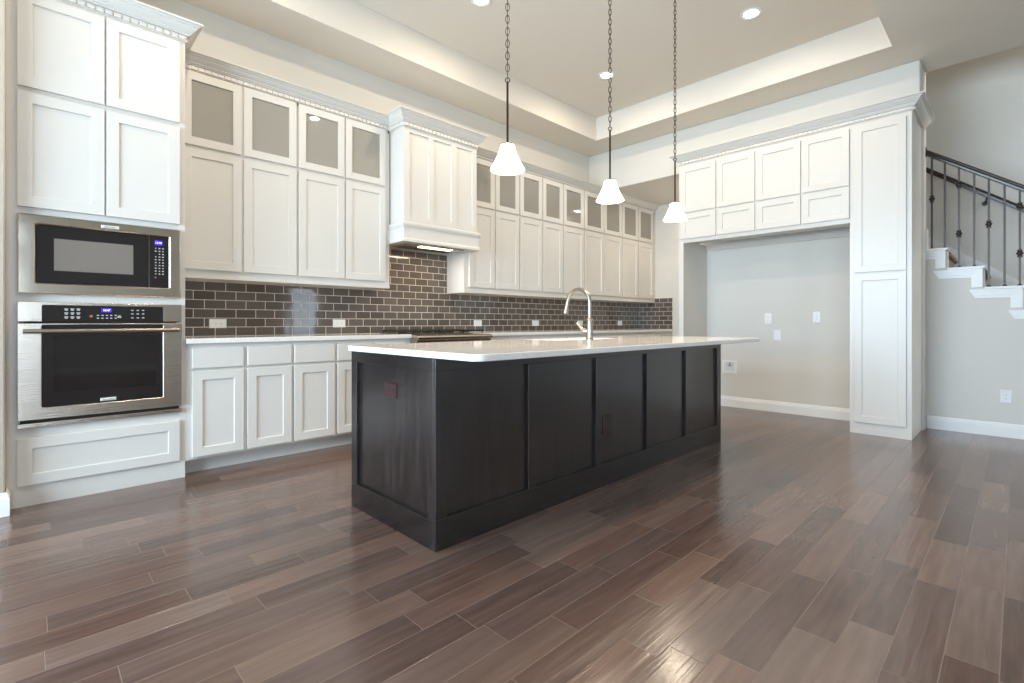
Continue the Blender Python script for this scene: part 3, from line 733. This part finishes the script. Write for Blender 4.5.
# ================================================================= REFRIGERATOR SURROUND + PANTRY
P = facX(XF)
rf = thing('refrigerator_surround', 'white cabinet bridge of eight doors over the empty refrigerator niche', 'cabinet', (5.9, 1.96, 0))
b = MB(P)
b.box(1.1255, 2.855, -(XB - XF), 0, 2.035, 2.927)
b.box(1.1255, 2.855, -.02, 0, 1.992, 2.035)
b.box(2.799, 2.855, -.02, 0, 0, 1.992)
b.build('body', M['paint'], rf)
MB(lambda u, w, z: (XN - w, u, z)).box(1.1255, 2.799, 0, .035, 1.962, 2.034).build('cleat', M['paint'], rf)
def doorX(parent, y0, y1, z0, z1, rail=.06):
    y0, y1 = adj(XF, .02, y0, y1); z0, z1 = adjz(XF, .02, z0, z1)
    return MB(P).shaker(y0, y1, z0, z1, .02, rail).build('door', M['paint'], parent)
for y0, y1 in ((2.416, 2.838), (1.992, 2.397), (1.549, 1.971), (1.131, 1.534)):
    doorX(rf, y0, y1, 2.354, 2.893); doorX(rf, y0, y1, 2.041, 2.336)
pn = thing('pantry_cabinet', 'tall narrow white pantry cabinet with two stacked doors right of the niche', 'cabinet', (5.9, .88, 0))
b = MB(P); b.box(.661, 1.125, -(XN - XF) + .001, 0, 0, 2.927); b.build('body', M['paint'], pn, bevel=.0015)
doorX(pn, .702, 1.091, 1.515, 2.893); doorX(pn, .702, 1.091, .107, 1.497)
MB().box(6.20, 6.33, .643, .6605, 0, 2.927).build('scribe_trim', M['paint'], pn)
crown(None, [(XB, 2.855), (XF, 2.855), (XF, .657), (6.345, .660)], 2.927, .110, False, 'white dentil crown molding around the refrigerator surround and pantry')
# ================================================================= STAIRS
stc = thing('staircase', 'carpeted staircase with white stepped side trim rising behind the pantry', 'staircase', (6.9, -.6, 0))
PX = lambda u, w, z: (XS - w, u, z)
for i in range(9):
    y = YN0 - .26 * i; z = ZST[i]; yb = (YS - .002) if i == 0 else y + .26 + .0
    # thin tread cap, with nosing
    MB(PX).box(y - .018, yb - .012 if i else yb, -.135, .050, z - .024, z).build('tread_cap', M['trim'], stc, bevel=.005)
    # moulded band under the cap and down the riser (an L lying on the wall)
    b = MB(PX); yl = yb + .095 if i else yb
    zl = ZST[i + 1] if i < 8 else 0
    def Lpoly(m_, wd_):
        y1 = y - m_; z1 = z - .024 - 0
        return [(yl - m_ * 0, z1), (y1, z1), (y1, zl), (y1 + wd_, zl), (y1 + wd_, z1 - wd_), (yl - (wd_ * .55 if i else 0), z1 - wd_)]
    b.prism(Lpoly(-.0, .078),  1, 0, .010); b.prism(Lpoly(-.0, .052), 1, .010, .026); b.prism(Lpoly(-.0, .022), 1, .026, .040)
    b.build('stringer_trim', M['trim'], stc)
    b = MB(); zc_ = z - .02
    b.prism([(y + .26 if i else 2.0, zc_ - .19 if i else zc_ - .25), (y + .26 if i else 2.0, zc_), (y + .0, zc_), (y - .022, zc_ - .008), (y - .030, zc_ - .024), (y - .022, zc_ - .042), (y + .006, zc_ - .055), (y + .03, zc_ - .19)], 0, 6.506, XR - .022)
    b.build('carpeted_step', M['carpet'], stc, bevel=.004)
sl = .1965 / .26
zz = lambda y_: 2.02 + sl * (y_ - .71)
o = struct(MB(lambda u, w, z: (w, u, z)).prism([(1.6, zz(1.6) - .32), (1.6, zz(1.6)), (-1.9, zz(-1.9)), (-1.9, zz(-1.9) - .3)], 1, XR - .02, XR).build('trim_1', M['trim']))
struct(MB().box(6.372, 6.5, YS - .018, YS, ZST[0], ZST[0] + .21).build('trim_2', M['trim']))
# railing
XRAIL = 6.415; kx = XRAIL / 6.38
def rz(y_): return CH + (2.733 + (y_ / kx - .644) * .719 - CH) * kx
rl_ = thing('stair_railing', 'dark wood stair railing with slim pewter iron balusters along the open side', 'railing', (XRAIL, .3, 1.4))
ye = -.62
hp = [(-.030, -.034), (.030, -.034), (.032, -.012), (.022, -.004), (.026, .010), (.018, .026), (0, .032), (-.018, .026), (-.026, .010), (-.022, -.004), (-.032, -.012)]
b = MB(); a0 = b.vs([(XRAIL + p, YS - .014, rz(YS - .014) + q) for p, q in hp]); a1 = b.vs([(XRAIL + p, ye, rz(ye) + q) for p, q in hp]); b.f(a0); b.f(a1); b.bridge(a0, a1)
b.build('handrail', M['rail'], rl_, bevel=.002)
b = MB(lambda u, w, z: (XRAIL + u, YS - .0005 - w, rz(YS) + z)); b.tube([(0, 0, 0), (0, .006, 0), (0, .014, 0)], [.052, .052, .040], 24); b.build('rosette', M['rail'], rl_, smooth=True)
bal = [(.599, 'a'), (.502, ''), (.400, 'b'), (.293, ''), (.194, 'a2'), (.090, ''), (-.007, 'b'), (-.105, ''), (-.2, 'a'), (-.3, ''), (-.4, 'b'), (-.5, '')]
def treadz(y_):
    for i in range(9):
        if y_ > YN0 - .26 * i - .02: return ZST[i]
    return 0
for y_, kd in bal:
    yk = y_ * kx; zb0 = treadz(yk); zt0 = rz(yk) - .030
    o = MB().box(XRAIL - .008, XRAIL + .008, yk - .008, yk + .008, zb0, zt0).build('baluster', M['iron'], rl_)
    MB().lathe([(0, zb0), (.017, zb0), (.017, zb0 + .006), (.010, zb0 + .018), (0, zb0 + .018)], XRAIL, yk, 12).build('shoe', M['iron'], o)
    H = zt0 - zb0
    for fz in {'a': (.55,), 'a2': (.58,), 'b': (.34, .83), '': ()}[kd]:
        zc_ = zb0 + H * fz
        MB().lathe([(.008, zc_ - .036), (.018, zc_ - .032), (.018, zc_ - .022), (.012, zc_ - .018), (.022, zc_ - .010), (.025, zc_), (.022, zc_ + .010), (.012, zc_ + .018), (.018, zc_ + .022), (.018, zc_ + .032), (.008, zc_ + .036)], XRAIL, yk, 16).build('knuckle', M['iron'], o, smooth=True)
hr = thing('stair_handrail', 'dark wood handrail mounted on the far stairwell wall behind the balusters', 'handrail', (7.33, .3, 2.3))
zr = lambda y_: 2.775 + (y_ - .725) * .747
hp2 = [(-.024, -.030), (.024, -.030), (.026, 0), (.016, .030), (-.016, .030), (-.026, 0)]
b = MB(); a0 = b.vs([(7.325 + p, .95, zr(.95) + q) for p, q in hp2]); a1 = b.vs([(7.325 + p, -1.2, zr(-1.2) + q) for p, q in hp2]); b.f(a0); b.f(a1); b.bridge(a0, a1); b.build('rail', M['rail'], hr, bevel=.003)
for y_ in (.236, -.9):
    b = MB(); z_ = zr(y_); b.tube([(XR - .001, y_ + .02, z_ - .08), (XR - .01, y_ + .02, z_ - .08)], .026, 18); b.tube([(XR - .01, y_ + .02, z_ - .08), (7.345, y_ + .012, z_ - .075), (7.325, y_, z_ - .028)], .008, 8)
    b.build('bracket', M['iron'], hr, smooth=True)

# ================================================================= LIGHT FITTINGS
PENDS = [(2.065, 2.15, 'white glass bell pendant on a chain, nearest the hood and hanging lowest in view from the left'),
         (2.959, 2.03, 'middle of the three white glass bell pendants, hanging before the wall cabinets'),
         (3.911, 2.03, 'white glass bell pendant hanging nearest the refrigerator niche')]
PENDS[0] = (1.950, 2.03, 'white glass bell pendant nearest the range hood, leftmost of the three')
def pendant(x, y, label):
    o = thing('pendant_light', label, 'pendant light', (x, y, ZT), 'pendant lights over the island')
    zb, zt = 1.908, 2.052
    MB().lathe([(0, ZT - .001), (.062, ZT - .001), (.062, ZT - .012), (.045, ZT - .024), (.012, ZT - .030), (0, ZT - .030)], x, y, 28).build('canopy', M['bronze'], o, smooth=True)
    pr = [(.0365, zt), (.041, zt - .006), (.045, zt - .03), (.060, zt - .065), (.076, zt - .10), (.092, zt - .130), (.098, zb + .007), (.098, zb + .001), (.096, zb), (.094, zb + .003), (.088, zt - .128), (.073, zt - .098), (.057, zt - .063), (.042, zt - .03), (.036, zt - .008), (.020, zt - .004)]
    MB().lathe(pr, x, y, 40).build('shade', M['opal'], o, smooth=True)
    MB().lathe([(0, zt - .05), (.012, zt - .05), (.022, zt - .08), (.028, zt - .105), (.020, zt - .128), (0, zt - .138)], x, y, 20).build('bulb', M['lens'], o, smooth=True)
    MB().lathe([(.0, zt + .012), (.010, zt + .012), (.024, zt + .009), (.037, zt + .004), (.038, zt - .001), (.018, zt - .002), (.016, zt - .05), (0, zt - .05)], x, y, 28).build('socket_cap', M['bronze'], o, smooth=True)
    zr0 = zt + .012; zr1 = zr0 + .345
    MB().tube([(x, y, zr0 - .003), (x, y, zr1)], .0065, 12).build('rod', M['bronze'], o, smooth=True)
    b = MB(); n = 14
    b.tube([(x + .013 * math.cos(2 * PI * i / n) * .707, y - .013 * math.cos(2 * PI * i / n) * .707, zr1 + .012 + .013 * math.sin(2 * PI * i / n)) for i in range(n)], .003, 6, closed=True)
    zc = zr1 + .040; i = 0; top = ZT - .036; cnt = int((top - zr1 - .03) / .034); st_ = (top - zr1 - .03) / cnt
    for i in range(cnt):
        zc = zr1 + .030 + st_ * (i + .5); dx, dy = ((.707, -.707) if i % 2 else (.707, .707)); pts = []
        for q in range(12):
            t_ = 2 * PI * q / 12; pts.append((x + dx * .0105 * math.cos(t_), y + dy * .0105 * math.cos(t_), zc + math.sin(t_) * (st_ * .5 + .0065)))
        b.tube(pts, .0023, 5, closed=True)
    b.tube([(x, y, zr1), (x + .002, y + .002, ZT - .03)], .0016, 5)
    b.build('chain', M['bronze'], o)
    l = bpy.data.lights.new('pendant_bulb', 'SPOT'); l.energy = 16; l.color = (1, .84, .64); l.spot_size = math.radians(150); l.spot_blend = .8; l.shadow_soft_size = .06
    lo = bpy.data.objects.new('pendant_bulb', l); COL.objects.link(lo); lo.location = (x, y, zb - .01)
for p in PENDS: pendant(*p)

CANS = [(6.80, 3.12, 'added unseen ceiling light that brightens the low alcove, hidden behind the refrigerator surround'),  # first entry is an added lamp, out of view, lighting the alcove
        (4.70, 1.70, 'recessed ceiling light above the far end of the island, rightmost in view'),
        (4.70, 3.27, 'recessed ceiling light near the far corner of the tray ceiling, seen behind the middle chain'),
        (2.82, 3.27, 'recessed ceiling light at the top edge of the photo beside the first chain'),
        (2.82, 1.70, 'recessed ceiling light above the middle of the island, out of the photo'),
        (.94, 3.27, 'recessed ceiling light above the oven tower, out of the photo'),
        (.94, 1.70, 'recessed ceiling light just ahead of the camera, out of the photo')]
for x, y, lb in CANS:
    zt_ = ZA if x > 6 else ZT
    o = thing('recessed_light', lb, 'ceiling light', (x, y, zt_), 'recessed lights in the tray ceiling')
    MB().lathe([(.062, zt_ - .001), (.092, zt_ - .001), (.090, zt_ - .006), (.070, zt_ - .008), (.062, zt_ - .004)], x, y, 32).build('trim_ring', M['trim'], o, smooth=True)
    MB().lathe([(0, zt_ - .003), (.063, zt_ - .003), (.063, zt_ - .001), (0, zt_ - .001)], x, y, 32).build('lens', M['lens'], o)
    area('downlight', (x, y, zt_ - .012), (0, 0, 0),   .12, .12, 11 if x < 6 else 7, (1, .85, .67), 'DISK')
